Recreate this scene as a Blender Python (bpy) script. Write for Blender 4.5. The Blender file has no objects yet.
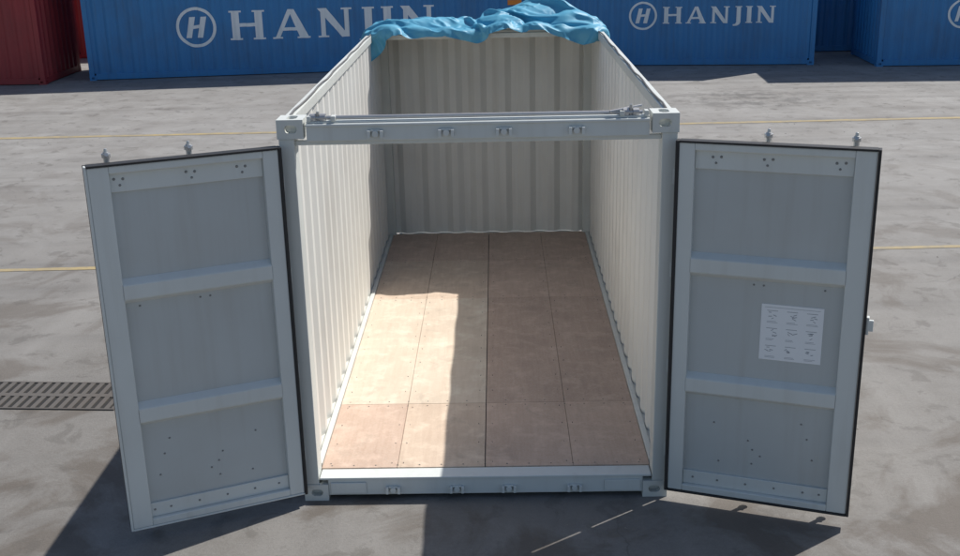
import bpy, bmesh, math, random
from mathutils import Vector, Matrix, noise
random.seed(7)
sc=bpy.context.scene
COL=bpy.context.collection
# ---------------------------------------------------------------- materials
def new_mat(name):
    m=bpy.data.materials.new(name); m.use_nodes=True
    nt=m.node_tree; b=nt.nodes["Principled BSDF"]
    return m,nt,b
def N(nt,t,**kw):
    n=nt.nodes.new(t)
    for k,v in kw.items():
        try: setattr(n,k,v)
        except Exception: n.inputs[k].default_value=v
    return n
def noise_fac(nt,vec,scale,detail=4,lo=.35,hi=.65,rough=.55,dist=0):
    n=N(nt,"ShaderNodeTexNoise"); n.inputs["Scale"].default_value=scale; n.inputs["Detail"].default_value=detail
    n.inputs["Roughness"].default_value=rough; n.inputs["Distortion"].default_value=dist
    nt.links.new(vec,n.inputs["Vector"])
    r=N(nt,"ShaderNodeMapRange"); r.inputs["From Min"].default_value=lo; r.inputs["From Max"].default_value=hi
    nt.links.new(n.outputs["Fac"],r.inputs["Value"])
    return r.outputs["Result"], n.outputs["Fac"]
def mixc(nt,fac,a,b,blend='MIX'):
    m=N(nt,"ShaderNodeMix"); m.data_type='RGBA'; m.blend_type=blend
    for s,v in ((m.inputs[0],fac),(m.inputs[6],a),(m.inputs[7],b)):
        if isinstance(v,(int,float)): s.default_value=v
        elif isinstance(v,tuple): s.default_value=(v[0],v[1],v[2],1)
        else: nt.links.new(v,s)
    return m.outputs[2]
def mth(nt,op,a,b=None,clamp=False):
    m=N(nt,"ShaderNodeMath"); m.operation=op; m.use_clamp=clamp
    for i,v in enumerate((a,b)):
        if v is None: continue
        if isinstance(v,(int,float)): m.inputs[i].default_value=v
        else: nt.links.new(v,m.inputs[i])
    return m.outputs[0]
def geo_pos(nt):
    return N(nt,"ShaderNodeNewGeometry").outputs["Position"]
def paint(name,col,rough=.45,dirt=(.25,.2,.15),damt=.25,bump=.02,metal=0,streak=True):
    m,nt,b=new_mat(name); v=geo_pos(nt)
    f1,raw=noise_fac(nt,v,1.3,4,.45,.75)
    mp=N(nt,"ShaderNodeMapping"); mp.inputs["Scale"].default_value=(14,14,.8); nt.links.new(v,mp.inputs["Vector"])
    f2,_=noise_fac(nt,mp.outputs[0],1.0,3,.5,.8)
    d=mth(nt,'MULTIPLY',mth(nt,'ADD',f1,f2 if streak else 0.0),damt*.5,True)
    c=mixc(nt,d,tuple(col),dirt)
    nt.links.new(c,b.inputs["Base Color"])
    b.inputs["Roughness"].default_value=rough; b.inputs["Metallic"].default_value=metal
    if bump:
        bn=N(nt,"ShaderNodeBump"); bn.inputs["Strength"].default_value=bump*5; bn.inputs["Distance"].default_value=.004
        _,rw=noise_fac(nt,v,9,2); nt.links.new(rw,bn.inputs["Height"]); nt.links.new(bn.outputs[0],b.inputs["Normal"])
    return m
M_grey=paint("container_paint_grey",(.63,.65,.62),.42,damt=.28)
M_greyin=paint("container_paint_inside",(.74,.735,.695),.5,(.32,.26,.20),damt=.28)
M_door=paint("door_paint_grey",(.50,.53,.53),.4,damt=.28)
M_beam=paint("door_beam_paint",(.64,.67,.655),.38,damt=.22)
M_rub=paint("black_rubber",(.018,.018,.02),.6,(.08,.075,.07),.3)
M_galv=paint("galvanised_steel",(.5,.5,.5),.35,damt=.3,metal=.6)
M_dark=paint("dark_bolt",(.13,.125,.12),.5,damt=.2)
M_bolt=paint("zinc_bolt",(.22,.225,.22),.4,damt=.2)
M_hole=paint("dark_recess",(.02,.02,.02),.9,damt=.1)
M_blue=paint("blue_container_paint",(.035,.215,.49),.45,(.06,.10,.17),.6)
M_blue2=paint("blue_container_paint_faded",(.035,.19,.44),.5,(.05,.08,.13),.6)
M_red=paint("red_container_paint",(.30,.03,.035),.5,(.10,.03,.03),.6)
M_white=paint("white_lettering",(.84,.86,.87),.5,(.4,.45,.5),.25)
M_paper=paint("label_paper",(.84,.86,.88),.5,(.5,.5,.5),.1)
M_ink=paint("label_ink",(.28,.30,.33),.6,damt=.1)
M_orange=paint("orange_plate",(.8,.25,.03),.5,damt=.1)
M_iron=paint("cast_iron",(.11,.10,.09),.6,(.1,.07,.05),.5)
def plywood(name,c1,c2):
    m,nt,b=new_mat(name); v=geo_pos(nt)
    mp=N(nt,"ShaderNodeMapping"); mp.inputs["Scale"].default_value=(22,1.6,5); nt.links.new(v,mp.inputs["Vector"])
    f,_=noise_fac(nt,mp.outputs[0],1.5,5,.3,.72,.6,.6)
    f2,_=noise_fac(nt,v,2.2,5,.4,.75)
    f3,_=noise_fac(nt,v,90,2,.3,.7)
    f4,_=noise_fac(nt,v,6,5,.50,.72,.65)
    f5,_=noise_fac(nt,v,3.1,6,.56,.66,.7,.8)
    c=mixc(nt,f,c1,c2)
    c=mixc(nt,mth(nt,'MULTIPLY',f2,.45),c,tuple(x*.70 for x in c1))
    c=mixc(nt,mth(nt,'MULTIPLY',f4,.50),c,tuple(min(.8,x*1.22+.07) for x in c2))
    c=mixc(nt,mth(nt,'MULTIPLY',f5,.25),c,(.28,.225,.18))
    c=mixc(nt,mth(nt,'MULTIPLY',f3,.15),c,(.75,.70,.62))
    nt.links.new(c,b.inputs["Base Color"]); b.inputs["Roughness"].default_value=.62
    b.inputs["Specular IOR Level"].default_value=.3
    return m
PLY=[plywood("plywood_a",(.54,.41,.31),(.63,.50,.39)),plywood("plywood_b",(.49,.35,.27),(.57,.425,.335)),
     plywood("plywood_c",(.60,.49,.38),(.68,.57,.46)),plywood("plywood_d",(.42,.30,.235),(.50,.37,.29))]
def ground_mat():
    m,nt,b=new_mat("weathered_concrete"); v=geo_pos(nt)
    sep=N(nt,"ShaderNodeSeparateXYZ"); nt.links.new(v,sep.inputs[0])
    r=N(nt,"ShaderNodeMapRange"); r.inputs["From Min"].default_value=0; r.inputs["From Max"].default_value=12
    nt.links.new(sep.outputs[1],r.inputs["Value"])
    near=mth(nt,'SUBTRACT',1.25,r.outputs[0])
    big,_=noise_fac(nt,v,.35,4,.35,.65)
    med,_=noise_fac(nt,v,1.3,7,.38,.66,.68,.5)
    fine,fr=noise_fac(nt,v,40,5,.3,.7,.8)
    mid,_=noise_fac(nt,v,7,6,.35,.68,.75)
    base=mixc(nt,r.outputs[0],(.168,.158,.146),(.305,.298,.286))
    base=mixc(nt,mth(nt,'MULTIPLY',big,.35),base,(.13,.122,.112))
    base=mixc(nt,mth(nt,'MULTIPLY',med,.40),base,(.110,.097,.083))
    base=mixc(nt,mth(nt,'MULTIPLY',mid,.22),base,(.26,.25,.235))
    base=mixc(nt,mth(nt,'MULTIPLY',fine,.28),base,(.31,.305,.295))
    f6,_=noise_fac(nt,v,120,2,.55,.72)
    base=mixc(nt,mth(nt,'MULTIPLY',f6,.35),base,(.06,.056,.05))
    mp=N(nt,"ShaderNodeMapping"); mp.inputs["Scale"].default_value=(.12,1.8,1); mp.inputs["Rotation"].default_value=(0,0,.12); nt.links.new(v,mp.inputs["Vector"])
    st,_=noise_fac(nt,mp.outputs[0],1.0,5,.5,.72)
    base=mixc(nt,mth(nt,'MULTIPLY',st,.42),base,(.11,.105,.10))
    mp2=N(nt,"ShaderNodeMapping"); mp2.inputs["Scale"].default_value=(1.3,.2,1); mp2.inputs["Rotation"].default_value=(0,0,-.5); nt.links.new(v,mp2.inputs["Vector"])
    st2,_=noise_fac(nt,mp2.outputs[0],1.0,5,.52,.72)
    base=mixc(nt,mth(nt,'MULTIPLY',st2,.34),base,(.31,.30,.285))
    bs,_=noise_fac(nt,v,.9,6,.50,.60,.6,1.0)
    base=mixc(nt,mth(nt,'MULTIPLY',mth(nt,'MULTIPLY',bs,near),.48),base,(.085,.066,.050))
    gr,_=noise_fac(nt,v,3.3,6,.57,.63,.65,.6)
    base=mixc(nt,mth(nt,'MULTIPLY',gr,.40),base,(.09,.082,.073))
    wn=N(nt,"ShaderNodeTexNoise"); wn.inputs["Scale"].default_value=1.4; wn.inputs["Detail"].default_value=5; nt.links.new(v,wn.inputs["Vector"])
    add=N(nt,"ShaderNodeVectorMath"); add.operation='MULTIPLY_ADD'; nt.links.new(wn.outputs["Color"],add.inputs[0]); add.inputs[1].default_value=(.9,.9,0); nt.links.new(v,add.inputs[2])
    vo=N(nt,"ShaderNodeTexVoronoi"); vo.feature='DISTANCE_TO_EDGE'; vo.inputs["Scale"].default_value=.15; nt.links.new(add.outputs[0],vo.inputs["Vector"])
    ck=mth(nt,'LESS_THAN',vo.outputs["Distance"],.0013)
    base=mixc(nt,mth(nt,'MULTIPLY',mth(nt,'MULTIPLY',ck,big),.5),base,(.08,.075,.07))
    v2=N(nt,"ShaderNodeTexVoronoi"); v2.inputs["Scale"].default_value=1.1; nt.links.new(add.outputs[0],v2.inputs["Vector"])
    sp=N(nt,"ShaderNodeMapRange"); sp.inputs["From Min"].default_value=.10; sp.inputs["From Max"].default_value=.03; nt.links.new(v2.outputs["Distance"],sp.inputs["Value"])
    base=mixc(nt,mth(nt,'MULTIPLY',sp.outputs[0],.5),base,(.07,.062,.052))
    dx=mth(nt,'DIVIDE',mth(nt,'SUBTRACT',sep.outputs[0],5.2),1.6); dy=mth(nt,'DIVIDE',mth(nt,'SUBTRACT',sep.outputs[1],16.2),1.1)
    rr=mth(nt,'ADD',mth(nt,'MULTIPLY',dx,dx),mth(nt,'MULTIPLY',dy,dy))
    pm=N(nt,"ShaderNodeMapRange"); pm.inputs["From Min"].default_value=1.6; pm.inputs["From Max"].default_value=.2; nt.links.new(rr,pm.inputs["Value"])
    pf,_=noise_fac(nt,v,2.6,6,.45,.58,.7)
    base=mixc(nt,mth(nt,'MULTIPLY',mth(nt,'MULTIPLY',pm.outputs[0],pf),.75),base,(.10,.097,.093))
    nt.links.new(base,b.inputs["Base Color"]); b.inputs["Roughness"].default_value=.8
    bn=N(nt,"ShaderNodeBump"); bn.inputs["Strength"].default_value=.5; bn.inputs["Distance"].default_value=.008
    nt.links.new(fr,bn.inputs["Height"]); nt.links.new(bn.outputs[0],b.inputs["Normal"])
    return m
M_ground=ground_mat()
def line_mat():
    m,nt,b=new_mat("worn_yellow_paint"); v=geo_pos(nt)
    f,_=noise_fac(nt,v,5,7,.40,.62,.75)
    f2,_=noise_fac(nt,v,.8,3,.35,.75)
    k=mth(nt,'MULTIPLY',mth(nt,'ADD',mth(nt,'MULTIPLY',f,.55),mth(nt,'MULTIPLY',f2,.5)),1.0,True)
    c=mixc(nt,k,(.40,.31,.145),(.21,.195,.17))
    nt.links.new(c,b.inputs["Base Color"]); b.inputs["Roughness"].default_value=.75
    return m
M_line=line_mat()
def tarp_mat():
    m,nt,b=new_mat("blue_vinyl_tarp"); v=geo_pos(nt)
    f,_=noise_fac(nt,v,5,5,.35,.7)
    c=mixc(nt,f,(.075,.315,.48),(.115,.385,.54))
    nt.links.new(c,b.inputs["Base Color"]); b.inputs["Roughness"].default_value=.5
    b.inputs["Specular IOR Level"].default_value=.4
    return m
M_tarp=tarp_mat()
# ---------------------------------------------------------------- mesh helpers
def empty(name,loc=(0,0,0),rz=0,parent=None):
    e=bpy.data.objects.new(name,None); COL.objects.link(e); e.location=loc; e.rotation_euler=(0,0,rz); e.parent=parent; e.empty_display_size=.2
    return e
def finish(name,bm,mat,parent=None,bevel=0,smooth=False):
    bmesh.ops.recalc_face_normals(bm,faces=bm.faces)
    me=bpy.data.meshes.new(name); bm.to_mesh(me); bm.free()
    mats=mat if isinstance(mat,(list,tuple)) else [mat]
    for mm in mats: me.materials.append(mm)
    o=bpy.data.objects.new(name,me); COL.objects.link(o); o.parent=parent
    if smooth:
        for p in me.polygons: p.use_smooth=True
    if bevel:
        md=o.modifiers.new("bevel",'BEVEL'); md.width=bevel; md.segments=2; md.limit_method='ANGLE'; md.angle_limit=.6
    return o
def bx(bm,x0,x1,y0,y1,z0,z1,mi=0):
    if x0>x1:x0,x1=x1,x0
    vs=[bm.verts.new(p) for p in ((x0,y0,z0),(x1,y0,z0),(x1,y1,z0),(x0,y1,z0),(x0,y0,z1),(x1,y0,z1),(x1,y1,z1),(x0,y1,z1))]
    for f in ((0,3,2,1),(4,5,6,7),(0,1,5,4),(1,2,6,5),(2,3,7,6),(3,0,4,7)):
        fc=bm.faces.new([vs[i] for i in f]); fc.material_index=mi
def cyl(bm,p0,p1,r,seg=12,r2=None):
    p0,p1=Vector(p0),Vector(p1); d=p1-p0
    q=d.to_track_quat('Z','Y').to_matrix().to_4x4()
    bmesh.ops.create_cone(bm,cap_ends=True,segments=seg,radius1=r,radius2=r if r2 is None else r2,depth=d.length,matrix=Matrix.Translation((p0+p1)/2)@q)
def boxes(name,lst,mat,parent,bevel=.004):
    bm=bmesh.new()
    for b in lst: bx(bm,*b)
    return finish(name,bm,mat,parent,bevel)
# ---------------------------------------------------------------- tarp: simulated first, supports removed afterwards
def sim_tarp(mat):
    name="folded_blue_tarpaulin"
    bm=bmesh.new(); bx(bm,-1.22,1.22,4.93,6.05,2.3,2.59)
    cols=[finish("tmp",bm,mat)]
    rnd=random.Random(5)
    lumps=[((.58,5.50,2.62),(.52,.27,.19),.12),((.15,5.25,2.60),(.30,.14,.12),-.5),((.92,5.22,2.60),(.24,.16,.15),.5),((-.55,5.35,2.60),(.45,.12,.09),.15),((-.98,5.15,2.6),(.2,.10,.08),-.6)]
    for x in (-1.0,-.72,-.38,-.08,.22,.5,.8,1.08): lumps.append(((x+rnd.uniform(-.06,.06),4.93+rnd.uniform(-.03,.03),2.57+rnd.uniform(-.02,.02)),(rnd.uniform(.08,.17),rnd.uniform(.05,.09),rnd.uniform(.05,.09)),rnd.uniform(-.5,.5)))
    for (c,r,rz) in lumps:
        bm=bmesh.new(); bmesh.ops.create_icosphere(bm,subdivisions=3,radius=1,matrix=Matrix.Translation(c)@Matrix.Rotation(rz,4,'Z')@Matrix.Diagonal((*r,1)))
        cols.append(finish("tmp",bm,mat))
    nx,ny=160,100; x0,x1,y0,y1=-1.34,1.37,4.83,6.17
    bm=bmesh.new(); G=[]
    for i in range(nx+1):
        row=[]
        for j in range(ny+1):
            x=x0+(x1-x0)*i/nx; y=y0+(y1-y0)*j/ny
            right=max(0,min(1,(x+.3)/.6))
            ph=y/.27+1.2*noise.noise(Vector((x*1.3,y*.8,2)))+.3*x
            ph2=(x*.7+y*.5)/.26+.9*noise.noise(Vector((x*1.1,y*1.5,12)))
            env=.6+.6*noise.noise(Vector((x*1.7,y*1.7,31)))
            z=2.78+.05*right+(.11+.05*right)*(.5-.5*math.cos(2*math.pi*ph))*env+.05*(.5-.5*math.cos(2*math.pi*ph2))+.02*noise.noise(Vector((x*8,y*9,4)))
            e=.13*noise.noise(Vector((x*1.4,0,3)))*(1-j/ny)
            row.append(bm.verts.new((x,y+e,z)))
        G.append(row)
    for i in range(nx):
        for j in range(ny): bm.faces.new((G[i][j],G[i+1][j],G[i+1][j+1],G[i][j+1]))
    o=finish(name,bm,mat)
    for c in cols:
        c.modifiers.new("c",'COLLISION'); c.collision.thickness_outer=.006; c.collision.cloth_friction=80
    md=o.modifiers.new("cloth",'CLOTH'); st=md.settings; st.quality=6; st.mass=.3; st.bending_stiffness=.35; st.tension_stiffness=25; st.compression_stiffness=25
    st.air_damping=1.5; st.shear_stiffness=10; st.shrink_min=-.12
    cs=md.collision_settings; cs.use_self_collision=True; cs.self_distance_min=.006; cs.distance_min=.008; cs.collision_quality=3; cs.self_friction=20
    fr=20
    md.point_cache.frame_start=1; md.point_cache.frame_end=fr
    sc.frame_start=1; sc.frame_end=fr
    for f in range(1,fr+1): sc.frame_set(f)
    dg=bpy.context.evaluated_depsgraph_get()
    m2=bpy.data.meshes.new_from_object(o.evaluated_get(dg)); m2.name=name
    for c in cols+[o]: bpy.data.objects.remove(c)
    sc.frame_set(1)
    for p in m2.polygons: p.use_smooth=True
    o2=bpy.data.objects.new(name,m2); COL.objects.link(o2)
    s=o2.modifiers.new("s",'SUBSURF'); s.levels=1; s.render_levels=1
    return o2
sim_tarp(M_tarp)
PER=.278
PROF=[(0,0),(.072,0),(.140,1),(.210,1),(.278,0)]
def corr(t):
    t=t%PER
    for (a,da),(b,db) in zip(PROF,PROF[1:]):
        if t<=b: return da+(db-da)*(t-a)/(b-a)
    return 0
def breaks(t0,t1):
    out=[t0]; k=math.floor(t0/PER)
    while k*PER<t1:
        for a,_ in PROF[:-1]:
            t=k*PER+a
            if t0+1e-4<t<t1-1e-4: out.append(t)
        k+=1
    out.append(t1); return out
def corr_wall(name,axis,t0,t1,z0,z1,pos,depth,mat,parent,thick=0.0):
    bm=bmesh.new(); prev=None
    for t in breaks(t0,t1):
        d=pos+depth*corr(t)
        co=(t,d) if axis=='x' else (d,t)
        a=bm.verts.new((co[0],co[1],z0)); b=bm.verts.new((co[0],co[1],z1))
        if prev: bm.faces.new((prev[0],a,b,prev[1]))
        prev=(a,b)
    o=finish(name,bm,mat,parent)
    if thick:
        md=o.modifiers.new("s",'SOLIDIFY'); md.thickness=thick; md.offset=0
    return o
def make_casting():
    bm=bmesh.new(); bx(bm,0,.162,0,.178,0,.118)
    body=finish("casting_tmp",bm,[M_grey,M_hole])
    def oval(cb,center,ax,w,h,depth):
        pts=[]; r=min(w,h)/2; l=(max(w,h)/2-r)
        for i in range(24):
            a=(i+.5)/24*2*math.pi; x=r*math.cos(a); y=r*math.sin(a)
            if w>h: x+=l if math.cos(a)>0 else -l
            else: y+=l if math.sin(a)>0 else -l
            pts.append((x,y))
        def P(x,y,e):
            if ax=='y': return (center[0]+x,center[1]+e,center[2]+y)
            if ax=='x': return (center[0]+e,center[1]+x,center[2]+y)
            return (center[0]+x,center[1]+y,center[2]+e)
        a=[cb.verts.new(P(x,y,-depth)) for x,y in pts]; b=[cb.verts.new(P(x,y,depth)) for x,y in pts]
        n=len(pts)
        for i in range(n): cb.faces.new((a[i],a[(i+1)%n],b[(i+1)%n],b[i]))
        cb.faces.new(a); cb.faces.new(b)
    out=[]
    for c,ax,w,h,d in (((.085,0,.059),'y',.078,.05,.05),((0,.09,.059),'x',.08,.05,.045),((.085,.09,.118),'z',.062,.12,.04)):
        cb=bmesh.new(); oval(cb,c,ax,w,h,d); out.append(finish("cut_tmp",cb,M_hole))
    for c in out:
        md=body.modifiers.new("b",'BOOLEAN'); md.object=c; md.operation='DIFFERENCE'; md.solver='EXACT'
    dg=bpy.context.evaluated_depsgraph_get()
    me=bpy.data.meshes.new_from_object(body.evaluated_get(dg)); me.name="corner_casting"
    me.materials.clear(); me.materials.append(M_grey)
    for o in out+[body]: bpy.data.objects.remove(o)
    return me
CAST=make_casting()
def casting(parent,x,y,z,sx,sy,sz=1,mat=None):
    me=CAST
    if mat:
        key="casting_"+mat.name
        me=bpy.data.meshes.get(key)
        if not me:
            me=CAST.copy(); me.name=key; me.materials.clear(); me.materials.append(mat)
    o=bpy.data.objects.new("corner_casting",me); COL.objects.link(o); o.parent=parent
    o.location=(x,y,z); o.scale=(sx,sy,sz)
    if not mat:
        md=o.modifiers.new("bevel",'BEVEL'); md.width=.006; md.segments=2; md.limit_method='ANGLE'; md.angle_limit=1.0
# ---------------------------------------------------------------- ground
bm=bmesh.new()
S=600
vs=[bm.verts.new(p) for p in ((-S,-S,0),(S,-S,0),(S,S,0),(-S,S,0))]; bm.faces.new(vs)
finish("concrete_ground",bm,M_ground)
def strip(name,p0,p1,w,mat,z=.004):
    p0,p1=Vector((*p0,z)),Vector((*p1,z)); d=(p1-p0).normalized(); n=Vector((-d.y,d.x,0))*w/2
    bm=bmesh.new(); k=160; prev=None
    for i in range(k+1):
        p=p0.lerp(p1,i/k)
        j=lambda:n*(1+random.uniform(-.18,.12))
        a=bm.verts.new(p-j()); b=bm.verts.new(p+j())
        if prev: bm.faces.new((prev[0],a,b,prev[1]))
        prev=(a,b)
    return finish(name,bm,mat)
strip("yellow_road_marking",(-30,12.95),(30,14.0),.17,M_line)
strip("yellow_road_marking",(-30,4.55),(30,6.4),.10,M_line)
dr=empty("drain_grate",(-3.64,1.80,0),-.06)
boxes("pit_shade_sheet",[(-.62,.62,-.25,.25,.001,.004)],M_hole,dr,0)  # thin flat sheet; shade of the drain's depth painted in as near-black
boxes("frame",[(-.65,.65,-.27,-.25,.0,.012),(-.65,.65,.25,.27,.0,.012),(-.65,-.62,-.25,.25,0,.012),(.62,.65,-.25,.25,0,.012),(-.62,.62,-.03,.03,.0045,.012)],M_iron,dr,.002)
bars=[]
for i in range(16):
    x=-.58+i*.0773
    for (a,b) in ((-.25,-.03),(.03,.25)): bars.append((x-.020,x+.020,a,b,.0045,.011))
boxes("bars",bars,M_iron,dr,0)
bm=bmesh.new(); rnd=random.Random(21)
for i in range(200):
    x=rnd.uniform(-9,9); y=rnd.uniform(-1.2,16)
    if abs(x)<1.5 and -.3<y<6.5: continue
    r=rnd.uniform(.004,.011)
    bmesh.ops.create_icosphere(bm,subdivisions=1,radius=r,matrix=Matrix.Translation((x,y,r*.35))@Matrix.Rotation(rnd.random()*3,4,'Z')@Matrix.Diagonal((1.3,.8,.6,1)))
finish("scattered_gravel",bm,paint("gravel_stone",(.24,.22,.2),.8,damt=.5))
# ---------------------------------------------------------------- main container
C=empty("open_top_shipping_container")
Lc=6.058; H=2.591; HW=1.219
for sx in (-1,1):
    for (y,sy) in ((0,1),(Lc,-1)):
        casting(C,sx*HW,y,0,-sx,sy,1); casting(C,sx*HW,y,H-.118,-sx,sy,1)
posts=[]
for s in (-1,1):
    posts.append((s*1.118,s*1.212,.006,.15,.118,H-.118))
    posts.append((s*1.13,s*1.214,.15,.19,.118,H-.118))
    posts.append((s*1.09,s*1.212,Lc-.16,Lc-.006,.118,H-.118))
boxes("corner_posts",posts,M_grey,C,.006)
rails=[]
for s in (-1,1):
    rails.append((s*1.152,s*1.212,.178,Lc-.178,2.50,2.575))
    rails.append((s*1.160,s*1.206,.178,Lc-.178,.03,.165))
    rails.append((s*1.120,s*1.160,.19,Lc-.16,.150,.186))
boxes("side_rails",rails,M_grey,C,.006)
boxes("roof_bows",[(-1.15,1.15,y,y+.05,2.52,2.57) for y in (4.98,5.25,5.52)],M_grey,C,.004)
bm=bmesh.new()
for s in (-1,1):
    pts=[Vector((s*(1.165+.006*math.sin(i*1.3)),.2+i*.2,2.586+.003*math.sin(i*2.1))) for i in range(25)]
    for a,b in zip(pts,pts[1:]): cyl(bm,a,b,.007,6)
finish("tarp_cable",bm,M_dark,C)
bm=bmesh.new()
for s in (-1,1):
    for i in range(18):
        y=.35+i*.31
        cyl(bm,(s*1.212,y-.03,2.47),(s*1.235,y-.03,2.45),.005,6); cyl(bm,(s*1.212,y+.03,2.47),(s*1.235,y+.03,2.45),.005,6); cyl(bm,(s*1.235,y-.03,2.45),(s*1.235,y+.03,2.45),.005,6)
finish("lashing_rings",bm,M_galv,C)
corr_wall("side_wall_left",'y',.19,Lc-.16,.165,2.50,-1.203,.036,M_greyin,C,.003)
corr_wall("side_wall_right",'y',.19,Lc-.16,.165,2.50,1.203,-.036,M_greyin,C,.003)
corr_wall("end_wall",'x',-1.09,1.09,.165,2.45,Lc-.03,-.045,M_greyin,C,.003)
boxes("end_frame",[(-1.057,1.057,Lc-.12,Lc-.01,2.45,2.575),(-1.057,1.057,Lc-.11,Lc-.01,.03,.163)],M_grey,C,.005)
hd=[(-1.041,1.041,.012,.085,2.455,2.562),(-1.041,1.041,.030,.11,2.562,2.574),(-1.041,1.041,.0,.012,2.545,2.560),
    (-1.118,1.118,.045,.075,2.425,2.4545)]
boxes("door_header",hd,M_beam,C,.004)
bm=bmesh.new(); cyl(bm,(-1.0,.05,2.592),(1.0,.05,2.592),.013,12)
for x in (-1.0,-.94,.9,.96): cyl(bm,(x-.018,.05,2.592),(x+.018,.05,2.592),.026,14)
cyl(bm,(.93,.05,2.57),(.93,.05,2.64),.010,10); cyl(bm,(-.97,.05,2.57),(-.97,.05,2.63),.010,10)
cyl(bm,(.80,.03,2.60),(1.0,.09,2.625),.009,8)
finish("swing_header_rod",bm,M_galv,C)
boxes("header_hinge_plates",[(s*a,s*b,.02,.08,2.574,2.605) for s in (-1,1) for a,b in ((.86,.89),(1.01,1.035))],M_grey,C,.004)
bmk=bmesh.new()
for x in (-.62,-.19,.16,.60):
    for z in (2.497,.075):
        bx(bmk,x-.048,x-.030,-.024,.011,z-.022,z+.022); bx(bmk,x+.030,x+.048,-.024,.011,z-.022,z+.022)
        cyl(bmk,(x,.011,z),(x,-.012,z),.020,14)
        bx(bmk,x-.030,x+.030,-.004,.011,z+.014,z+.026)
finish("cam_keepers",bmk,M_beam,C,.002)
boxes("door_sill",[(-1.057,1.057,.012,.12,.035,.150),(-1.112,1.112,.004,.135,.1505,.166),(-1.04,-.80,.0,.012,.05,.13),(.80,1.04,.0,.012,.05,.13)],M_beam,C,.004)
bm=bmesh.new(); bx(bm,-1.118,1.118,.14,Lc-.14,.10,.150)
finish("floor_underlay",bm,M_dark,C)
rows=[(.137,1.17),(1.17,3.62),(3.62,4.86),(4.86,5.94)]
cols=[(-1.118,-.60),(-.60,-.002),(.002,.60),(.60,1.118)]
pick=[[1,0,1,1],[2,2,3,3],[0,0,1,1],[1,1,1,1]]
bms=[bmesh.new() for _ in PLY]
for ri,(y0,y1) in enumerate(rows):
    for ci,(x0,x1) in enumerate(cols):
        bx(bms[pick[ri][ci]],x0+.0015,x1-.0015,y0+.0015,y1-.0015,.1505,.171+random.uniform(0,.001))
for i,b in enumerate(bms): finish("plywood_floor_%d"%i,b,PLY[i],C,.001)
bm=bmesh.new()
for x in [-1.06,-.64,-.56,-.05,.05,.56,.64,1.06]:
    y=.2
    while y<5.9:
        cyl(bm,(x+random.uniform(-.004,.004),y,.1728),(x,y,.1735),.006,8); y+=.30
for yy in (.17,1.13,1.21,3.58,3.66,4.82,4.90):
    x=-1.05
    while x<1.08:
        cyl(bm,(x,yy,.1728),(x,yy,.1735),.006,8); x+=.15
finish("floor_screws",bm,M_dark,C)
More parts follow.
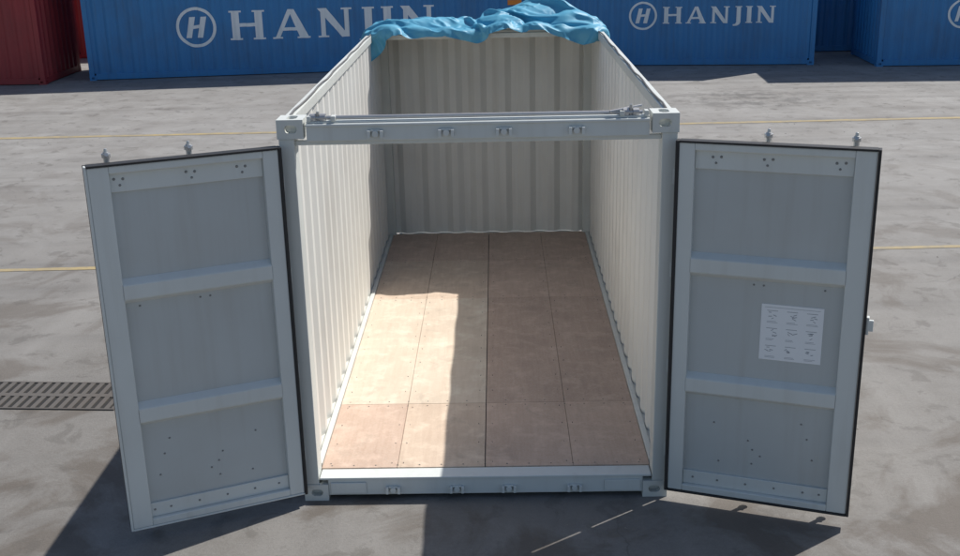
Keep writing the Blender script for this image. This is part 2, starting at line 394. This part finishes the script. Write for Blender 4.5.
# ---------------------------------------------------------------- doors
def door(name,s,W,rz,handle):
    D=empty(name,(s*1.205,-.018,0),rz,C)
    z0,z1=.10,2.425
    def B(nm,l,mat,bev=.004):
        return boxes(nm,[(s*a,s*b,c,d,e,f) for a,b,c,d,e,f in l],mat,D,bev)
    B("panel",[(.10,W-.10,.0,.006,z0+.05,z1-.05)],M_door,0)
    B("frame",[(.02,.115,-.045,.012,z0,z1),(W-.125,W-.005,-.045,.012,z0,z1),(.115,W-.125,-.045,.012,z1-.045,z1),(.115,W-.125,-.045,.012,z0,z0+.045)],M_beam,.006)
    B("rivet_plates",[(.116,W-.126,-.016,-.0005,z1-.16,z1-.046),(.116,W-.126,-.016,-.0005,z0+.046,z0+.14)],M_beam,.003)
    bm=bmesh.new()
    for zc in (.86,1.66):
        a,b=s*.1145,s*(W-.1245)
        prof=[(-.0005,zc-.078),(-.046,zc-.045),(-.046,zc+.045),(-.0005,zc+.078)]
        v0=[bm.verts.new((a,y,z)) for y,z in prof]; v1=[bm.verts.new((b,y,z)) for y,z in prof]
        for i in range(3): bm.faces.new((v0[i],v0[i+1],v1[i+1],v1[i]))
    finish("hat_beams",bm,M_beam,D,.006)
    bm=bmesh.new(); prev=None
    for k in range(0,41):
        z=z0+.05+(z1-z0-.1)*k/40; y=.012+(.03 if (k//2)%2 else 0)
        a=bm.verts.new((s*.1,y,z)); b=bm.verts.new((s*(W-.1),y,z))
        if prev: bm.faces.new((prev[0],a,b,prev[1]))
        prev=(a,b)
    finish("outer_skin",bm,M_grey,D)
    g=[(.0,.0195,-.055,.016,z0-.012,z1+.012),(.0195,W-.0045,-.055,.016,z1+.0005,z1+.014)]
    edge=(W-.0045,W+.014,-.055,.016,z0-.012,z1+.012)
    if handle: B("gasket",g+[edge,(.0195,W-.0045,-.055,.016,z0-.013,z0-.0005)],M_rub,.003)
    else:
        B("gasket",g+[(W-.0045,W+.012,.0,.016,z0-.012,z1+.012)],M_rub,.003)
        B("edge_strip",[(W-.0045,W+.010,-.050,-.0005,z0-.010,z1+.010),(.0195,W-.0045,-.050,.012,z0-.012,z0-.0005)],M_beam,.003)
    bm=bmesh.new()
    def riv(u,z,y=0,r=.008): cyl(bm,(s*u,y,z),(s*u,y-.005,z),r,10,r*.6)
    for u in (.22,.52,.93):
        riv(u,z1-.085,-.016,.009); riv(u+.05,z1-.082,-.016,.009); riv(u+.02,z1-.12,-.016,.008)
    for u in (.18,.34,.52,.70,.88,.98): riv(u,z0+.095,-.016,.008)
    for u in (.5,.56,.92): riv(u,1.555,0,.007)
    for (u,z) in ((.52,.50),(.55,.44),(.60,.40),(.88,.56),(.92,.42),(.34,.33),(.55,.34),(.30,.60),(.84,.66)):
        riv(u,z,0,.007)
    finish("rivets",bm,M_bolt,D)
    bm=bmesh.new()
    for u in (.53,W-.13):
        cyl(bm,(s*u,.062,.04),(s*u,.062,2.49),.017,12)
        for z in (.05,2.47):
            cyl(bm,(s*u,.062,z-.012),(s*u,.062,z+.012),.026,12)
            cyl(bm,(s*u,.062,z),(s*u,.025,z+.012),.013,10)
        cyl(bm,(s*u,.062,2.48),(s*u,.062,2.51),.014,10,.009)
        for z in (.3,.95,1.6,2.2): bx(bm,s*(u-.05),s*(u+.05),.03,.085,z-.03,z+.03)
        bx(bm,s*(u-.28),s*u,.088,.098,1.03,1.065)
    finish("lock_rods",bm,M_galv,D,.002)
    B("hinges",[(-.03,.02,.017,.035,z-.05,z+.05) for z in (.35,.95,1.6,2.2)],M_grey,.003)
    if handle:
        B("latch_tab",[(W+.014,W+.055,-.02,.0,1.33,1.40),(W+.014,W+.03,-.03,.01,1.31,1.42)],M_beam,.003)
        u0,u1,zz0,zz1=.555,.925,1.075,1.44
        B("instruction_sheet",[(u0,u1,-.003,-.0008,zz0,zz1)],M_paper,0)
        bm=bmesh.new(); rnd=random.Random(3)
        yy=-.0036
        def q(a,b,c,d):
            vs=[bm.verts.new((s*p,yy,z)) for p,z in ((a,c),(b,c),(b,d),(a,d))]; bm.faces.new(vs)
        for r in range(3):
            for c in range(3):
                uc=u0+.07+c*.118; zc=zz1-.075-r*.115
                q(uc-.035,uc+.03,zc+.033,zc+.036)
                for k in range(4):
                    a=rnd.uniform(-.038,.01); b=a+rnd.uniform(.012,.03); z=rnd.uniform(-.022,.022); sl=rnd.uniform(-.012,.012)
                    vs=[bm.verts.new((s*(uc+p),yy-.0002*k,zc+w)) for p,w in ((a,z),(b,z+sl),(b,z+sl+.004),(a,z+.004))]; bm.faces.new(vs)
                for k in range(2): q(uc-.035,uc+rnd.uniform(.0,.035),zc-.036-k*.008,zc-.034-k*.008)
        q(u0+.02,u1-.02,zz1-.02,zz1-.018)
        finish("sheet_print",bm,M_ink,D)
    return D
door("door_left",-1,1.13,math.radians(24),False)
door("door_right",1,1.155,math.radians(-19),True)
# ---------------------------------------------------------------- background containers
def letters():
    g={}
    def R(a,b,c,d): return [(a,c),(b,c),(b,d),(a,d)]
    def stem(x,w,sf=.06): return [R(x,x+w,.06,.94),R(x-sf,x+w+sf,0,.06),R(x-sf,x+w+sf,.94,1)]
    g['H']=(.98,stem(.09,.20)+stem(.69,.20)+[R(.29,.69,.45,.57)])
    g['A']=(1.02,[[(.09,.05),(.21,.05),(.56,1),(.44,1)],[(.45,1.0),(.60,1),(.96,.05),(.72,.05)],R(.25,.78,.27,.38),R(.02,.28,0,.06),R(.66,1.0,0,.06)])
    g['N']=(1.02,[R(.13,.25,.05,.95),R(.05,.33,0,.06),R(.75,.87,0,.94),R(.67,.95,.94,1.0),[(.05,1),(.29,1),(.87,.0),(.67,.0)]])
    g['J']=(.50,[R(.16,.36,.05,.94),R(.10,.42,.94,1),[(.16,.05),(.36,.05),(.31,-.08),(.18,-.16),(.02,-.18),(.0,-.10),(.12,-.05)]])
    g['I']=(.40,stem(.10,.20))
    return g
LET=letters()
def on_wall(name,polys,parent,mat):
    bm=bmesh.new(); lay=bm.faces.layers.int.new("k")
    for k,pl in enumerate(polys):
        f=bm.faces.new([bm.verts.new((x,0.0,z)) for x,z in pl]); f[lay]=k%6
    xs=[v.co.x for v in bm.verts]
    for t in breaks(min(xs),max(xs))[1:-1]:
        bmesh.ops.bisect_plane(bm,geom=bm.verts[:]+bm.edges[:]+bm.faces[:],plane_co=(t,0,0),plane_no=(1,0,0))
    for f in bm.faces:
        for v in f.verts: v.co.y=.012+.036*corr(v.co.x)-.005-.0012*f[lay]
    return finish(name,bm,mat,parent)
def cargo(name,loc,rz,L,mat,text=None,z=0,plate=False):
    E=empty(name,(loc[0],loc[1],z),rz)
    D=2.438;H=2.591
    for x,sx in ((0,1),(L,-1)):
        for y,sy in ((0,1),(D,-1)):
            casting(E,x,y,0,sx,sy,1,mat); casting(E,x,y,H-.118,sx,sy,1,mat)
    b=[]
    for x0,x1 in ((.005,.12),(L-.12,L-.005)):
        for y0,y1 in ((.005,.15),(D-.15,D-.005)): b.append((x0,x1,y0,y1,.118,H-.118))
    for y0,y1 in ((.004,.07),(D-.07,D-.004)):
        b.append((.162,L-.162,y0,y1,.02,.16)); b.append((.162,L-.162,y0,y1,H-.10,H-.02))
    for x0,x1 in ((.004,.10),(L-.10,L-.004)):
        b.append((x0,x1,.178,D-.178,.02,.16)); b.append((x0,x1,.178,D-.178,H-.14,H-.02))
    boxes("frame",b,mat,E,0)
    boxes("roof",[(.1,L-.1,.07,D-.07,H-.06,H-.03)],mat,E,0)
    boxes("floor",[(.1,L-.1,.07,D-.07,.12,.158)],M_hole,E,0)
    corr_wall("side_wall",'x',.12,L-.12,.16,H-.10,.012,.036,mat,E)
    corr_wall("rear_side_wall",'x',.12,L-.12,.16,H-.10,D-.012,-.036,mat,E)
    corr_wall("end_wall_left",'y',.15,D-.15,.16,H-.14,.012,.045,mat,E)
    corr_wall("end_wall_right",'y',.15,D-.15,.16,H-.14,L-.012,-.045,mat,E)
    if text:
        u0,u1,zb,h,lu,lr=text
        tot=sum(LET[c][0] for c in "HANJIN"); sc_=(u1-u0)/(tot-.12)
        x=u0-.08*sc_; pol=[]
        for c in "HANJIN":
            w,ps=LET[c]
            for p in ps: pol.append([(x+(.5*w+(a-.5*w)*.88)*sc_,zb+d*h) for a,d in p])
            x+=w*sc_
        on_wall("lettering",pol,E,M_white)
        pol=[]; n=40; zc=zb+h*.48
        for i in range(n):
            a,b2=2*math.pi*i/n,2*math.pi*(i+1)/n
            pol.append([(lu+lr*math.cos(a),zc+lr*math.sin(a)),(lu+lr*math.cos(b2),zc+lr*math.sin(b2)),(lu+.85*lr*math.cos(b2),zc+.85*lr*math.sin(b2)),(lu+.85*lr*math.cos(a),zc+.85*lr*math.sin(a))])
        for o in (-.28,.28):
            pol.append([(lu+lr*(o-.14-.12),zc-lr*.52),(lu+lr*(o+.14-.12),zc-lr*.52),(lu+lr*(o+.14+.12),zc+lr*.52),(lu+lr*(o-.14+.12),zc+lr*.52)])
        pol.append([(lu-.3*lr,zc-.1*lr),(lu+.3*lr,zc-.02*lr),(lu+.3*lr,zc+.14*lr),(lu-.3*lr,zc+.06*lr)])
        on_wall("emblem",pol,E,M_white)
    if plate: boxes("placard",[(L-.80,L-.45,-.004,.01,1.50,1.62)],M_orange,E,0)
    return E
TL_=(3.45,8.55,.86,.70,2.66,.48); TR_=(2.38,5.12,1.02,.40,1.90,.34)
a1=math.radians(7); a2=math.radians(-5.8); a3=math.radians(-3)
for k in (0,1):
    z=k*2.6
    cargo("blue_shipping_container",(-9.81,20.63),a1,11.1,M_blue,TL_,z,plate=(k==0))
    cargo("blue_shipping_container",(1.83,21.60),a2,6.058,M_blue,TR_,z)
    cargo("blue_shipping_container",(9.20,20.46),a3,6.058,M_blue,TR_,z)
    cargo("red_shipping_container",(-16.75,20.10),0,6.058,M_red,None,z)
    cargo("blue_shipping_container",(8.35,23.45),0,6.058,M_blue2,None,z)
for (x,y,L,m) in ((-18,25.2,6.058,M_red),(-11.8,25.2,6.058,M_red),(-5.6,25.2,12.19,M_blue2)):
    cargo("red_shipping_container" if m is M_red else "blue_shipping_container",(x,y),0,L,m,None,0)
# ---------------------------------------------------------------- light, sky, camera
sd=Vector((.60,.44,1)).normalized()
L=bpy.data.lights.new("sun",'SUN'); L.energy=5.0; L.angle=math.radians(.5); L.color=(1,.96,.90)
so=bpy.data.objects.new("sun",L); COL.objects.link(so); so.rotation_euler=sd.to_track_quat('Z','Y').to_euler(); so.location=(10,8,20)
w=bpy.data.worlds.new("World"); sc.world=w; w.use_nodes=True
nt=w.node_tree; sky=nt.nodes.new("ShaderNodeTexSky"); sky.sky_type='NISHITA'; sky.sun_disc=False
sky.sun_elevation=math.asin(sd.z); sky.sun_rotation=math.atan2(sd.x,sd.y)
bg=nt.nodes["Background"]; bg.inputs[1].default_value=.10; nt.links.new(sky.outputs[0],bg.inputs[0])
px,py,pz,yaw,pitch,roll,fpx=0.1247,-6.7104,3.7757,-0.0192,0.3179,-0.022,1119.75
f=Vector((math.sin(yaw)*math.cos(pitch),math.cos(yaw)*math.cos(pitch),-math.sin(pitch)))
r=Vector((math.cos(yaw),-math.sin(yaw),0)); u=r.cross(f); c,s=math.cos(roll),math.sin(roll)
r2=c*r+s*u; u2=-s*r+c*u
cd=bpy.data.cameras.new("camera"); co=bpy.data.objects.new("camera",cd); COL.objects.link(co)
cd.sensor_width=36; cd.lens=36*fpx/960; cd.clip_end=3000; cd.clip_start=.1
co.matrix_world=Matrix(((r2.x,u2.x,-f.x,px),(r2.y,u2.y,-f.y,py),(r2.z,u2.z,-f.z,pz),(0,0,0,1)))
sc.camera=co
sc.view_settings.view_transform='Standard'; sc.view_settings.look='None'; sc.view_settings.exposure=0
